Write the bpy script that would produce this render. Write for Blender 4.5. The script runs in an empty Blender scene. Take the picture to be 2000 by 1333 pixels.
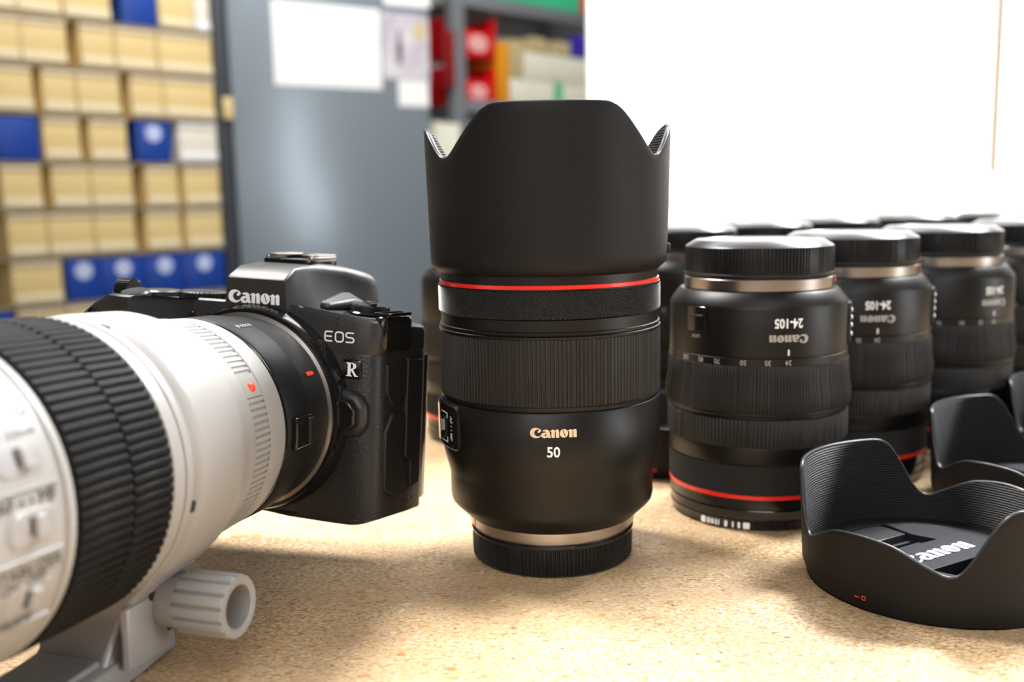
import bpy, bmesh, math, random
from mathutils import Vector, Matrix, noise
random.seed(7)
scn = bpy.context.scene
col = scn.collection
S = 0.001                                   # geometry below is written in millimetres
R = math.radians

# ------------------------------------------------------------------ camera
CAM_H, PITCH, ROLL = 149.3, 8.3, 1.1
cam = bpy.data.cameras.new('camera')
cam.sensor_fit = 'HORIZONTAL'; cam.sensor_width = 36.0; cam.lens = 36.0*1950/2000
cam.clip_start = 0.01; cam.clip_end = 50
cam.dof.use_dof = True; cam.dof.focus_distance = 0.368; cam.dof.aperture_fstop = 7.0
cam.dof.aperture_blades = 9
co = bpy.data.objects.new('camera', cam); col.objects.link(co)
co.matrix_world = (Matrix.Translation((0, 0, CAM_H*S)) @ Matrix.Rotation(R(90-PITCH), 4, 'X')
                   @ Matrix.Rotation(R(-ROLL), 4, 'Z'))
scn.camera = co
# ------------------------------------------------------------------ view, world, lights
vs = scn.view_settings
vs.view_transform = 'Standard'; vs.look = 'None'; vs.gamma = 1; vs.use_curve_mapping = False
vs.exposure = 0.0
w = bpy.data.worlds.new('room_air'); scn.world = w; w.use_nodes = True
w.node_tree.nodes['Background'].inputs[0].default_value = (0.8, 0.85, 0.95, 1)
w.node_tree.nodes['Background'].inputs[1].default_value = 0.25

def area(name, loc, target, sx, sy, power, color=(1, 1, 1)):
    l = bpy.data.lights.new(name, 'AREA'); l.shape = 'RECTANGLE'; l.size = sx; l.size_y = sy
    l.energy = power; l.color = color
    o = bpy.data.objects.new(name, l); col.objects.link(o); o.location = loc
    o.rotation_euler = (Vector(target)-Vector(loc)).to_track_quat('-Z', 'Y').to_euler()
    return o
area('ceiling_tube_light_key', (1.10, 1.38, 1.58), (0.1, 0.4, 0), 0.9, 0.4, 18, (0.97, 0.985, 1.0)).data.spread = R(75)
area('ceiling_tube_light_top', (0.25, 1.42, 1.60), (0.05, 0.5, 0), 0.7, 0.35, 7, (1.0, 0.98, 0.95))
area('ceiling_tube_light_left', (-0.68, 0.98, 1.52), (-0.02, 0.4, 0), 0.28, 0.4, 13, (1.0, 0.97, 0.93)).data.spread = R(100)
area('ceiling_tube_light_back', (0.0, 1.9, 1.62), (-0.3, 2.7, 0.2), 1.2, 0.3, 25, (0.97, 0.98, 1.0))
area('ceiling_tube_light_front', (0.2, -0.7, 1.72), (0.0, 0.4, 0), 1.2, 0.3, 4.0, (0.92, 0.95, 1.0))
area('front_fill_light', (-0.35, -1.62, 0.95), (-0.05, 0.4, 0.1), 1.5, 0.9, 16, (1.0, 0.97, 0.93))  # added fill from behind the viewpoint, brightens the front faces

# ------------------------------------------------------------------ materials
MAT = {}
def mat(name, base, rough=0.5, metal=0.0, bump=None, spec=0.5, mix=None, emit=None, coat=0.0, trans=0.0, gain=1):
    """bump=(kind, scale, distance); mix=(colour2, scale, amount)"""
    m = bpy.data.materials.new(name); m.use_nodes = True; MAT[name] = m
    nt = m.node_tree; b = nt.nodes['Principled BSDF']
    b.inputs['Base Color'].default_value = (*base, 1); b.inputs['Roughness'].default_value = rough
    b.inputs['Metallic'].default_value = metal; b.inputs['Specular IOR Level'].default_value = spec
    b.inputs['Coat Weight'].default_value = coat
    b.inputs['Transmission Weight'].default_value = trans
    if emit: b.inputs['Emission Color'].default_value = (*emit[0], 1); b.inputs['Emission Strength'].default_value = emit[1]
    tc = nt.nodes.new('ShaderNodeTexCoord')
    if mix:
        n = nt.nodes.new('ShaderNodeTexNoise'); n.inputs['Scale'].default_value = mix[1]; n.inputs['Detail'].default_value = 4
        nt.links.new(tc.outputs['Object'], n.inputs['Vector'])
        r = nt.nodes.new('ShaderNodeValToRGB')
        r.color_ramp.elements[0].position = 0.5-mix[2]/2; r.color_ramp.elements[1].position = 0.5+mix[2]/2
        r.color_ramp.elements[0].color = (*base, 1); r.color_ramp.elements[1].color = (*mix[0], 1)
        nt.links.new(n.outputs['Fac'], r.inputs[0]); nt.links.new(r.outputs[0], b.inputs['Base Color'])
    if bump:
        kind, sc, dist = bump
        bp = nt.nodes.new('ShaderNodeBump'); bp.inputs['Distance'].default_value = dist; bp.inputs['Strength'].default_value = 1
        if kind == 'noise':
            n = nt.nodes.new('ShaderNodeTexNoise'); n.inputs['Scale'].default_value = sc; n.inputs['Detail'].default_value = 2
            out = n.outputs['Fac']
        elif kind == 'leather':
            n = nt.nodes.new('ShaderNodeTexVoronoi'); n.feature = 'SMOOTH_F1'; n.inputs['Scale'].default_value = sc
            out = n.outputs['Distance']
        else:                                # 'rings' along local Z
            n = nt.nodes.new('ShaderNodeTexWave'); n.bands_direction = 'Z'; n.inputs['Scale'].default_value = sc
            out = n.outputs['Fac']
        nt.links.new(tc.outputs['Object'], n.inputs['Vector'])
        nt.links.new(out, bp.inputs['Height']); nt.links.new(bp.outputs[0], b.inputs['Normal'])
    return m
mat('lens_black', (.0055, .005, .0045), .38, spec=.34, bump=('noise', 5000, .00003))
mat('hood_black', (.0065, .0065, .007), .55, spec=.28, bump=('noise', 5000, .00004))
mat('hood_inner', (.012, .012, .014), .42, bump=('rings', 300, .0010))
mat('hood_lip', (.03, .03, .033), .33)
mat('rubber_black', (.016, .0145, .0138), .55, spec=.4, bump=('noise', 4000, .00003))
mat('zoom_rubber', (.004, .004, .0045), .6, spec=.18)
mat('gloss_black', (.008, .008, .008), .12)
mat('dark_gap', (.003, .003, .003), .6)
mat('red_ring', (.88, .025, .015), .30, coat=.3)
mat('red_paint', (.95, .07, .015), .4)
mat('silver', (.62, .58, .53), .28, 1.0)
mat('mount_silver', (.40, .375, .36), .27, 1.0)
mat('gold_lettering', (.85, .63, .43), .4)
mat('cap_lettering', (.55, .56, .60), .6, spec=.2)
mat('white_lettering', (.93, .93, .95), .5)
mat('dim_lettering', (.42, .38, .36), .45)
mat('body_black', (.014, .014, .015), .40, spec=.6, bump=('noise', 4500, .00005))
mat('leatherette', (.013, .013, .013), .42, bump=('leather', 1100, .00016))
mat('port_rubber', (.010, .010, .010), .45)
mat('adapter_black', (.007, .007, .008), .5, spec=.22, bump=('noise', 2200, .0001))
mat('cap_matte', (.016, .017, .021), .5, spec=.12)
mat('knurl_black', (.030, .030, .030), .36, spec=.7)
mat('cap_plastic', (.010, .010, .011), .45, spec=.3)
mat('cap_top_plastic', (.030, .030, .033), .30)
mat('cap_silver', (.45, .45, .5), .3, .9)
mat('lens_white', (.35, .342, .33), .42, bump=('noise', 3000, .00002))
mat('metal_grey_paint', (.36, .355, .355), .35, .15, bump=('noise', 1500, .00012))
mat('grey_lettering', (.03, .03, .03), .5)
mat('dark_slot', (.02, .02, .02), .5)
mat('glass', (.02, .03, .03), .03, coat=1)
mat('bin_yellow', (.74, .54, .22), .45, mix=((.80, .63, .32), 3.0, .5))
mat('bin_yellow_band', (.82, .70, .46), .45)
mat('bin_pale', (.80, .74, .62), .45)
mat('bin_blue', (.008, .055, .34), .4)
mat('sticker_white', (.55, .62, .85), .5)
mat('bin_red', (.70, .006, .01), .35)
mat('bin_red_pale', (.9, .45, .42), .4)
mat('bin_orange', (.85, .33, .01), .4)
mat('box_cream', (.92, .89, .72), .5)
mat('box_tan', (.60, .48, .24), .55)
mat('green_tape', (.06, .60, .30), .4)
mat('box_violet', (.05, .03, .45), .4)
mat('dark_red_card', (.25, .004, .006), .5)
mat('rack_steel', (.27, .28, .30), .45, .4)
mat('rack_dark', (.045, .05, .06), .5, .2)
mat('shelf_board', (.34, .26, .15), .7, mix=((.42, .33, .21), 20, .4))
mat('cabinet_steel', (.25, .29, .325), .27, .25, bump=('noise', 60, .0004))
mat('paper', (.90, .89, .87), .6)
mat('paper_print', (.70, .66, .68), .6, mix=((.45, .40, .45), 14, .3))
mat('print_ink', (.09, .06, .09), .6)
mat('print_grey', (.66, .66, .66), .6)
mat('wall_paint', (.55, .54, .52), .8, mix=((.58, .57, .55), 2, .5))
mat('ceiling_paint', (.45, .45, .44), .85)
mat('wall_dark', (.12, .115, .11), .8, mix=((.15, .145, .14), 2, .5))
mat('floor_concrete', (.14, .135, .13), .6, mix=((.18, .17, .16), 5, .5))
mat('panel_frame', (.75, .75, .75), .5)
mat('pole_wood', (.34, .24, .16), .6)
mat('diffuser', (.9, .9, .9), .6, emit=((1.0, .985, .96), 2.6))
mat('daylight_pane', (.9, .9, .9), .6, emit=((.95, .98, 1.0), 24.0))
mat('front_fill_pane', (.9, .9, .9), .6, emit=((.93, .96, 1.0), 2.0))  # glow of the added front fill panel
mat('tube_glow', (.9, .9, .9), .6, emit=((1.0, .98, .95), 3.0))
m = mat('sweep_paper', (.88, .87, .85), .7)
nt = m.node_tree; b = nt.nodes['Principled BSDF']
tr = nt.nodes.new('ShaderNodeBsdfTranslucent'); tr.inputs[0].default_value = (.8, .78, .74, 1)
mx = nt.nodes.new('ShaderNodeMixShader'); mx.inputs[0].default_value = .62
nt.links.new(b.outputs[0], mx.inputs[1]); nt.links.new(tr.outputs[0], mx.inputs[2])
nt.links.new(mx.outputs[0], nt.nodes['Material Output'].inputs[0])

m2 = m.copy(); m2.name = 'card_paper'; MAT['card_paper'] = m2
m2.node_tree.nodes['Mix Shader'].inputs[0].default_value = .97
m2.node_tree.nodes['Translucent BSDF'].inputs[0].default_value = (.95, .95, .95, 1)
# chipboard table top
def chipboard():
    m = bpy.data.materials.new('chipboard'); m.use_nodes = True; MAT['chipboard'] = m
    nt = m.node_tree; b = nt.nodes['Principled BSDF']; b.inputs['Roughness'].default_value = .42
    tc = nt.nodes.new('ShaderNodeTexCoord')
    mp = nt.nodes.new('ShaderNodeMapping'); mp.inputs['Scale'].default_value = (1, 2.1, 1); mp.inputs['Rotation'].default_value = (0, 0, R(12))
    nt.links.new(tc.outputs['Object'], mp.inputs['Vector'])
    def N(scale, detail, rough, seed, vec=mp):
        n = nt.nodes.new('ShaderNodeTexNoise'); n.noise_dimensions = '4D'; n.inputs['W'].default_value = seed
        n.inputs['Scale'].default_value = scale; n.inputs['Detail'].default_value = detail; n.inputs['Roughness'].default_value = rough
        n.inputs['Distortion'].default_value = .6
        nt.links.new(vec.outputs[0], n.inputs['Vector']); return n
    def ramp(src, stops):
        r = nt.nodes.new('ShaderNodeValToRGB'); cr = r.color_ramp
        while len(cr.elements) < len(stops): cr.elements.new(.5)
        for e, (p, c) in zip(cr.elements, stops): e.position = p; e.color = (*c, 1)
        nt.links.new(src, r.inputs[0]); return r
    def mixc(fac, a, bb):
        x = nt.nodes.new('ShaderNodeMix'); x.data_type = 'RGBA'
        nt.links.new(fac, x.inputs[0]); nt.links.new(a, x.inputs[6])
        if isinstance(bb, tuple): x.inputs[7].default_value = (*bb, 1)
        else: nt.links.new(bb, x.inputs[7])
        return x.outputs[2]
    base = ramp(N(520, 4, .7, 1).outputs['Fac'], [(.38, (.34, .15, .045)), (.45, (.63, .37, .145)), (.52, (.79, .56, .31)), (.61, (.90, .79, .61))])
    big = ramp(N(14, 2, .5, 4).outputs['Fac'], [(.35, (0, 0, 0)), (.7, (1, 1, 1))])
    c = mixc(big.outputs[0], base.outputs[0], ramp(N(520, 2, .5, 9).outputs['Fac'], [(.35, (.46, .27, .11)), (.6, (.66, .48, .29))]).outputs[0])
    fl = ramp(N(200, 3, .6, 2).outputs['Fac'], [(.59, (0, 0, 0)), (.64, (1, 1, 1))])
    c = mixc(fl.outputs[0], c, (.50, .25, .075))
    fl2 = ramp(N(270, 3, .6, 5).outputs['Fac'], [(.645, (0, 0, 0)), (.67, (1, 1, 1))])
    c = mixc(fl2.outputs[0], c, (.12, .085, .06))
    fl3 = ramp(N(180, 3, .65, 7).outputs['Fac'], [(.61, (0, 0, 0)), (.67, (1, 1, 1))])
    c = mixc(fl3.outputs[0], c, (.80, .69, .52))
    nt.links.new(c, b.inputs['Base Color'])
    bp = nt.nodes.new('ShaderNodeBump'); bp.inputs['Distance'].default_value = .0002
    nt.links.new(base.outputs[0], bp.inputs['Height']); nt.links.new(bp.outputs[0], b.inputs['Normal'])
chipboard()

# ------------------------------------------------------------------ object helpers
def tag(o, label=None, cat=None, group=None, kind=None):
    if label: o['label'] = label
    if cat: o['category'] = cat
    if group: o['group'] = group
    if kind: o['kind'] = kind
    return o
def empty(name, loc_mm, rotz=0, scale=1):
    o = bpy.data.objects.new(name, None); col.objects.link(o)
    o.location = Vector(loc_mm)*S; o.rotation_euler = (0, 0, R(rotz)); o.scale = (scale,)*3
    o.empty_display_size = .01
    return o
def kids(o): return [c for c in bpy.data.objects if c.parent == o]
def copy_tree(o, parent=None):
    c = o.copy(); col.objects.link(c)
    if parent is not None: c.parent = parent
    for ch in kids(o): copy_tree(ch, c)
    return c

class MB:
    """collects geometry (mm) and links it as one mesh object"""
    def __init__(self): self.v = []; self.f = []; self.m = []
    def add(self, vs, fs, mi=0):
        n = len(self.v); self.v += [tuple(p) for p in vs]
        self.f += [tuple(i+n for i in f) for f in fs]; self.m += [mi]*len(fs); return self
    def bm(self, b, mi=0, M=None):
        b.verts.index_update()
        self.add([(M @ v.co if M else v.co) for v in b.verts], [[v.index for v in f.verts] for f in b.faces], mi); b.free(); return self
    def box(self, c, s, bev=0, mi=0, rot=None, seg=2):
        b = bmesh.new(); bmesh.ops.create_cube(b, size=1)
        for v in b.verts: v.co = Vector((v.co.x*s[0], v.co.y*s[1], v.co.z*s[2]))
        if bev: bmesh.ops.bevel(b, geom=list(b.edges), offset=bev, segments=seg, affect='EDGES', profile=.5)
        M = Matrix.Translation(c)
        if rot is not None: M = M @ rot
        return self.bm(b, mi, M)
    def lathe(self, prof, n=96, mi=0, rad=None, cap0=False, cap1=False, M=None, a0=0):
        """prof: [(r, z)], closed round Z; rad(theta, i) adds to the radius"""
        vs = []; fs = []
        for i, (r, z) in enumerate(prof):
            for k in range(n):
                a = a0+2*math.pi*k/n; rr = r+(rad(a, i) if rad else 0)
                vs.append((rr*math.sin(a), -rr*math.cos(a), z))
        for i in range(len(prof)-1):
            for k in range(n):
                k2 = (k+1) % n
                fs.append((i*n+k, i*n+k2, (i+1)*n+k2, (i+1)*n+k))
        if cap0: fs.append(tuple(range(n))[::-1])
        if cap1: fs.append(tuple((len(prof)-1)*n+k for k in range(n)))
        if M: vs = [M @ Vector(v) for v in vs]
        return self.add(vs, fs, mi)
    def loft(self, secs, mi=0, caps=True, closed=False):
        n = len(secs[0]); vs = [p for s in secs for p in s]; fs = []
        m = len(secs)
        for i in range(m if closed else m-1):
            j = (i+1) % m
            for k in range(n):
                k2 = (k+1) % n; fs.append((i*n+k, i*n+k2, j*n+k2, j*n+k))
        if caps and not closed: fs.append(tuple(range(n))[::-1]); fs.append(tuple((m-1)*n+k for k in range(n)))
        return self.add(vs, fs, mi)
    def build(self, name, mats, parent=None, sharp=32, fix=True, M=None, bevel=None):
        me = bpy.data.meshes.new(name)
        V = [(M @ Vector(p) if M else Vector(p))*S for p in self.v]
        me.from_pydata(V, [], self.f)
        if isinstance(mats, str): mats = [mats]
        for k in mats: me.materials.append(MAT[k])
        for p, mi in zip(me.polygons, self.m): p.material_index = mi
        b = bmesh.new(); b.from_mesh(me)
        if fix:
            bmesh.ops.remove_doubles(b, verts=b.verts, dist=1e-6)
            bmesh.ops.recalc_face_normals(b, faces=b.faces)
        for f in b.faces: f.smooth = True
        for e in b.edges:
            if len(e.link_faces) == 2 and e.calc_face_angle(0) > R(sharp): e.smooth = False
        b.to_mesh(me); b.free(); me.update()
        o = bpy.data.objects.new(name, me); col.objects.link(o)
        if parent is not None: o.parent = parent
        if bevel:
            md = o.modifiers.new('bevel', 'BEVEL'); md.width = bevel*S; md.segments = 3; md.limit_method = 'ANGLE'; md.angle_limit = R(30)
            md.harden_normals = False
        return o

def ribs(n, depth, duty=.5):
    def f(a, i):
        t = (a*n/(2*math.pi)) % 1.0
        return 0 if t < duty else -depth
    return f

# ---- lettering: flat outlines -> triangles
def fill(polys):
    """polys: list of closed 2-D outlines (holes by even-odd) -> verts, tris"""
    cu = bpy.data.curves.new('tmp', 'CURVE'); cu.dimensions = '2D'; cu.fill_mode = 'BOTH'
    for p in polys:
        s = cu.splines.new('POLY'); s.points.add(len(p)-1); s.use_cyclic_u = True
        for q, (x, y) in zip(s.points, p): q.co = (x, y, 0, 1)
    return _cu(cu)
def _cu(cu):
    o = bpy.data.objects.new('tmp', cu); col.objects.link(o)
    dg = bpy.context.evaluated_depsgraph_get()
    me = bpy.data.meshes.new_from_object(o.evaluated_get(dg))
    v = [tuple(p.co[:2]) for p in me.vertices]; f = [tuple(p.vertices) for p in me.polygons]
    bpy.data.objects.remove(o); bpy.data.curves.remove(cu); bpy.data.meshes.remove(me)
    return v, f
def text(s, size, bold=0.0, xs=1.0, spacing=1.0):
    cu = bpy.data.curves.new('tmp', 'FONT'); cu.body = s; cu.size = size; cu.align_x = 'CENTER'; cu.offset = bold*size
    cu.resolution_u = 3; cu.space_character = spacing
    v, f = _cu(cu)
    ys = [p[1] for p in v]; my = (min(ys)+max(ys))/2 if ys else 0
    return [(x*xs, y-my) for x, y in v], f
def stroke(pts, w, closed=False):
    """a polyline of width w as an outline (closed: two outlines)"""
    n = len(pts); L = []; Rr = []
    for i in range(n):
        p = Vector(pts[i])
        a = Vector(pts[i-1]) if (i > 0 or closed) else None
        c = Vector(pts[(i+1) % n]) if (i < n-1 or closed) else None
        d1 = (p-a).normalized() if a is not None else None; d2 = (c-p).normalized() if c is not None else None
        d = (d1+d2).normalized() if (d1 and d2) else (d1 or d2)
        nn = Vector((-d.y, d.x)); k = 1/max(.5, nn.dot(Vector((-(d1 or d2).y, (d1 or d2).x))))
        L.append(tuple(p+nn*w/2*k)); Rr.append(tuple(p-nn*w/2*k))
    return [L, Rr] if closed else [L+Rr[::-1]]
def arc(cx, cy, rx, ry, n=28, rot=0):
    return [(cx+rx*math.cos(2*math.pi*k/n)*math.cos(rot)-ry*math.sin(2*math.pi*k/n)*math.sin(rot),
             cy+rx*math.cos(2*math.pi*k/n)*math.sin(rot)+ry*math.sin(2*math.pi*k/n)*math.cos(rot)) for k in range(n)]
def _logo():
    C_ = [(555,312),(535,275),(505,250),(470,232),(400,218),(330,225),(275,252),(238,300),(218,360),(222,420),(252,472),(300,504),(360,520),(430,521),(490,502),(535,464),(560,440),
          (545,425),(510,450),(465,470),(420,468),(375,442),(346,400),(342,360),(360,312),(400,280),(440,266),(472,266),(484,277),(465,300),(445,322),(438,343),(452,352),(464,368),(482,366)]
    a_ = [(596,290),(650,275),(700,268),(748,282),(778,318),(798,410),(822,512),(745,512),(722,490),(690,512),(640,520),(580,506),(547,465),(545,425),(562,388),(605,362),(655,352),(692,365),(685,340),(655,326),(605,324),(590,308)]
    ah = [(640,440),(650,415),(672,403),(694,412),(698,435),(680,462),(652,464)]
    n_ = [(798,306),(845,288),(880,266),(910,280),(935,302),(975,280),(1005,264),(1040,280),(1057,310),(1062,512),(978,512),(964,495),(960,325),(936,318),(936,512),(852,512),(838,495),(838,330),(800,322)]
    o_ = arc(1200, 388, 122, 126)
    oh = [(1163,292),(1186,288),(1243,462),(1222,478)]
    n2 = [(x+512, y+2) for x, y in n_]
    pol = [C_, a_, ah, n_, o_, oh, n2]
    return [[((x-896)/1360, -(y-390)/1360) for x, y in p] for p in pol]
LOGO = _logo()
def logo(width):
    V = []; F = []
    for grp in ([0], [1, 2], [3], [4, 5], [6]):
        v, f = fill([[(x*width, y*width) for x, y in LOGO[i]] for i in grp])
        n = len(V); V += v; F += [tuple(i+n for i in q) for q in f]
    return V, F
def eos(h):
    P = []
    w = .155*h; W = .90*h
    E_ = [(W, h), (.16*h, h), (0, .84*h), (0, .16*h), (.16*h, 0), (W*.96, 0)]
    out = [stroke(E_, w), stroke([(0, .5*h), (W*.88, .5*h)], w)]
    x = W+.34*h
    O_ = [(x+.18*h, 0), (x+W-.18*h, 0), (x+W, .18*h), (x+W, .82*h), (x+W-.18*h, h), (x+.18*h, h), (x, .82*h), (x, .18*h)]
    out.append(stroke(O_, w, True))
    x = 2*(W+.34*h)
    S_ = [(x+W, h), (x+.17*h, h), (x, .87*h), (x, .66*h), (x+.15*h, .53*h), (x+W-.15*h, .49*h), (x+W, .34*h), (x+W, .15*h), (x+W-.17*h, 0), (x-.02*h, 0)]
    out.append(stroke(S_, w))
    V = []; F = []
    tot = 3*W+.68*h
    for pl in out:
        v, f = fill(pl); n = len(V); V += [(a-tot/2, b-h/2) for a, b in v]; F += [tuple(i+n for i in q) for q in f]
    return V, F
def serif_R(h):
    o = [(0,1),(.50,1),(.70,.95),(.80,.84),(.80,.70),(.72,.58),(.55,.51),(.82,.09),(.95,.05),(.95,0),(.68,0),(.36,.48),(.36,.08),(.48,.05),(.48,0),(0,0),(0,.05),(.12,.08),(.12,.92),(0,.95)]
    i = [(.36,.93),(.36,.55),(.45,.56),(.54,.63),(.56,.75),(.53,.87),(.46,.93)]
    return fill([[(x*h-.45*h, y*h-.5*h) for x, y in o], [(x*h-.45*h, y*h-.5*h) for x, y in i]])
def on_cyl(vf, Rad, th, z, rot=0, flip=False, M=None):
    """lettering wrapped on a vertical cylinder; th in degrees, 0 = towards -Y, + to +X"""
    v, f = vf; out = []
    c, s = math.cos(R(rot)), math.sin(R(rot))
    for x, y in v:
        a = x*c-y*s; b = x*s+y*c
        t = R(th)+a/Rad
        p = Vector((Rad*math.sin(t), -Rad*math.cos(t), z+b))
        out.append(M @ p if M else p)
    return out, f
def on_plane(vf, M):
    v, f = vf
    return [M @ Vector((x, y, 0)) for x, y in v], f
def lettering(name, vf, material, parent):
    mb = MB(); mb.add(*vf); return mb.build(name, material, parent, fix=False)

def wrap_plate(mb, R0, R1, th0, th1, z0, z1, rc=3, mi=0, n=18, m=5, M=None, edge=.5):
    """rounded plate standing off a cylinder"""
    vs = []; fs = []; W = R1*R(th1-th0)
    rows = []
    us = [0]+[rc*(1-math.cos(math.pi/2*k/4)) for k in range(1, 5)]
    us = us+[rc+(W-2*rc)*k/n for k in range(1, n)]+[W-u for u in us[::-1]]
    for u in us:
        d = min(u, W-u); ins = 0 if d >= rc else rc-math.sqrt(max(0, rc*rc-(rc-d)**2))
        t = R(th0)+u/R1
        row = []
        for (rr, e) in ((R0, 0), (R1-edge, 0), (R1, edge)):
            row.append((rr, z0+ins+e))
        for k in range(1, m): row.append((R1, z0+ins+edge+(z1-z0-2*ins-2*edge)*k/m))
        for (rr, e) in ((R1, edge), (R1-edge, 0), (R0, 0)): row.append((rr, z1-ins-e))
        ee = edge*max(0, 1-d/edge) if edge else 0
        rows.append([( (rr-ee if rr > R0 else rr)*math.sin(t), -(rr-ee if rr > R0 else rr)*math.cos(t), z) for rr, z in row])
    k = len(rows[0]); vs = [p for r_ in rows for p in r_]
    for i in range(len(rows)-1):
        for j in range(k-1): fs.append((i*k+j, (i+1)*k+j, (i+1)*k+j+1, i*k+j+1))
    fs.append(tuple(range(k))); fs.append(tuple((len(rows)-1)*k+j for j in range(k))[::-1])
    if M: vs = [M @ Vector(v) for v in vs]
    mb.add(vs, fs, mi); return mb

# ------------------------------------------------------------------ the room
def struct(name, mb, m):
    o = mb.build(name, m); o['kind'] = 'structure'; return o
X0, X1, Y0, Y1, Z0, Z1 = -2600, 2900, -1700, 4600, -900, 1800
struct('floor', MB().box(((X0+X1)/2, (Y0+Y1)/2, Z0-25), (X1-X0, Y1-Y0, 50)), 'floor_concrete')
struct('ceiling', MB().box(((X0+X1)/2, (Y0+Y1)/2, Z1+25), (X1-X0, Y1-Y0, 50)), 'ceiling_paint')
struct('wall_back', MB().box(((X0+X1)/2, Y1+25, (Z0+Z1)/2), (X1-X0, 50, Z1-Z0)), 'wall_paint')
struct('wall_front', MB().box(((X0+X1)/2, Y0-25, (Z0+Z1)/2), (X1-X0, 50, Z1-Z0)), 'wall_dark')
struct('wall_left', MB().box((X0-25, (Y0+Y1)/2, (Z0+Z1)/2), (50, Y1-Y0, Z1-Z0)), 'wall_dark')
struct('wall_right', MB().box((X1+25, (Y0+Y1)/2, (Z0+Z1)/2), (50, Y1-Y0, Z1-Z0)), 'wall_paint')

wn = MB()
wn.box((X1-3, -800, 880), (8, 250, 1260), 1); wn.box((X1-3, -325, 190), (8, 700, 230), 1)
wo = wn.build('window_1', 'daylight_pane'); wo['kind'] = 'structure'
wf = MB()
for (y, z, sy, sz) in ((-935, 800, 20, 1460), (-665, 910, 20, 1220), (-800, 1520, 280, 20), (-455, 65, 980, 20), (-325, 315, 700, 20), (35, 190, 20, 250)):
    wf.box((X1-8, y, z), (24, sy, sz), 1)
struct('pane_frame', wf, 'panel_frame').parent = wo
wo = MB().box((-350, Y0+3, 950), (1500, 8, 900), 1).build('front_fill_panel', 'front_fill_pane'); wo['kind'] = 'structure'  # unseen glowing panel added to light the front faces
wf = MB()
for (x, z, sx, sz) in ((-350, 1415, 1560, 30), (-350, 485, 1560, 30), (-1115, 950, 30, 960), (415, 950, 30, 960), (-350, 950, 24, 900)):
    wf.box((x, Y0+10, z), (sx, 24, sz), 1)
struct('pane_frame', wf, 'panel_frame').parent = wo  # frame round the added fill panel
# workbench
t = empty('workbench', (150, 440, -900))
tag(t, 'workbench with a thick speckled chipboard top carrying all the lenses', 'table')
tb = MB().box((0, 0, 881), (2300, 1278, 38), 1.5).build('bench_top', 'chipboard', t)
for sx in (-1, 1):
    for sy in (-1, 1):
        MB().box((sx*1080, sy*560, 431), (70, 70, 862), 3).build('leg', 'rack_steel', t)

# ceiling lights (the fittings that hold the tubes)
for i, (x, y, sx, sy, wd) in enumerate(((1100, 1400, 900, 280, 'behind the bench on the right'), (-690, 1000, 300, 900, 'above the left half of the workbench'),
                          (0, 1950, 1200, 300, 'in front of the cabinet and racks'), (200, -700, 1200, 300, 'behind the photographer'), (250, 1430, 700, 300, 'above the far edge of the workbench'))):
    t = empty('ceiling_light', (x, y, 1800))
    tag(t, 'white fluorescent ceiling light '+wd, 'ceiling light', None)
    MB().box((0, 0, -27), (sx+40, sy+40, 50), 4).build('housing', 'panel_frame', t)
    MB().box((0, 0, -55), (sx, sy, 6), 2).build('light_diffuser', 'tube_glow', t)

# ------------------------------------------------------------------ petal hood surface
def ramp_pts(pts, a):
    """piecewise smooth interpolation of (angle, height) pairs, angles in degrees, period 360"""
    a = a % 360; P = sorted((p % 360, h) for p, h in pts)
    P = [(P[-1][0]-360, P[-1][1])]+P+[(P[0][0]+360, P[0][1])]
    for (a0, h0), (a1, h1) in zip(P, P[1:]):
        if a0 <= a <= a1: return h0+(h1-h0)*(a-a0)/(a1-a0) if a1 > a0 else h0
def smooth_top(pts, n, win):
    raw = [ramp_pts(pts, 360*k/n) for k in range(n)]
    for _ in range(2):
        raw = [sum(raw[(k+j) % n] for j in range(-win, win+1))/(2*win+1) for k in range(n)]
    return raw
def petal_hood(name, parent, r0, r1, zb, zmax, pts, th=1.6, n=288, win=2, rows=14, chamfer=None, mats=('hood_black', 'hood_inner', 'hood_lip'), inner_floor=None):
    top = smooth_top(pts, n, win); mb = MB()
    def rad(z): return r0+(r1-r0)*(z-zb)/(zmax-zb)
    V = []; prof_m = []
    for k in range(n):
        a = 2*math.pi*k/n; zt = top[k]; row = []
        if chamfer: row += [(chamfer[0], chamfer[1], 0)]
        for i in range(rows+1):
            z = zb+(zt-.6-zb)*i/rows; row.append((rad(z), z, 0))
        row += [(rad(zt)-.25, zt-.15, 2), (rad(zt)-th/2, zt, 2), (rad(zt)-th+.25, zt-.15, 2)]
        zi = inner_floor if inner_floor is not None else zb
        for i in range(rows+1):
            z = zt-.6-(zt-.6-zi)*i/rows; row.append((rad(z)-th, z, 1))
        if chamfer: row += [(chamfer[0]-th, chamfer[1], 1)]
        V.append(row)
    m = len(V[0]); vs = [(r_*math.sin(2*math.pi*k/n), -r_*math.cos(2*math.pi*k/n), z) for k, row in enumerate(V) for (r_, z, _) in row]
    for k in range(n):
        k2 = (k+1) % n
        for j in range(m):
            j2 = (j+1) % m
            a, b = V[k][j][2], V[k][j2][2]
            mi = 2 if (a == 2 or b == 2) else (1 if (a == 1 and b == 1) else 0)
            mb.f.append((k*m+j, k2*m+j, k2*m+j2, k*m+j2)); mb.m.append(mi)
    mb.v = vs
    return mb.build(name, list(mats), parent, sharp=50)

# ------------------------------------------------------------------ hero lens (large prime standing on its rear cap)
hx, hy = 15.5, 407.1
hero = empty('camera_lens', (hx, hy, 0))
tag(hero, 'tall black prime lens marked 50 standing upright with its petal hood on', 'camera lens')
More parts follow.
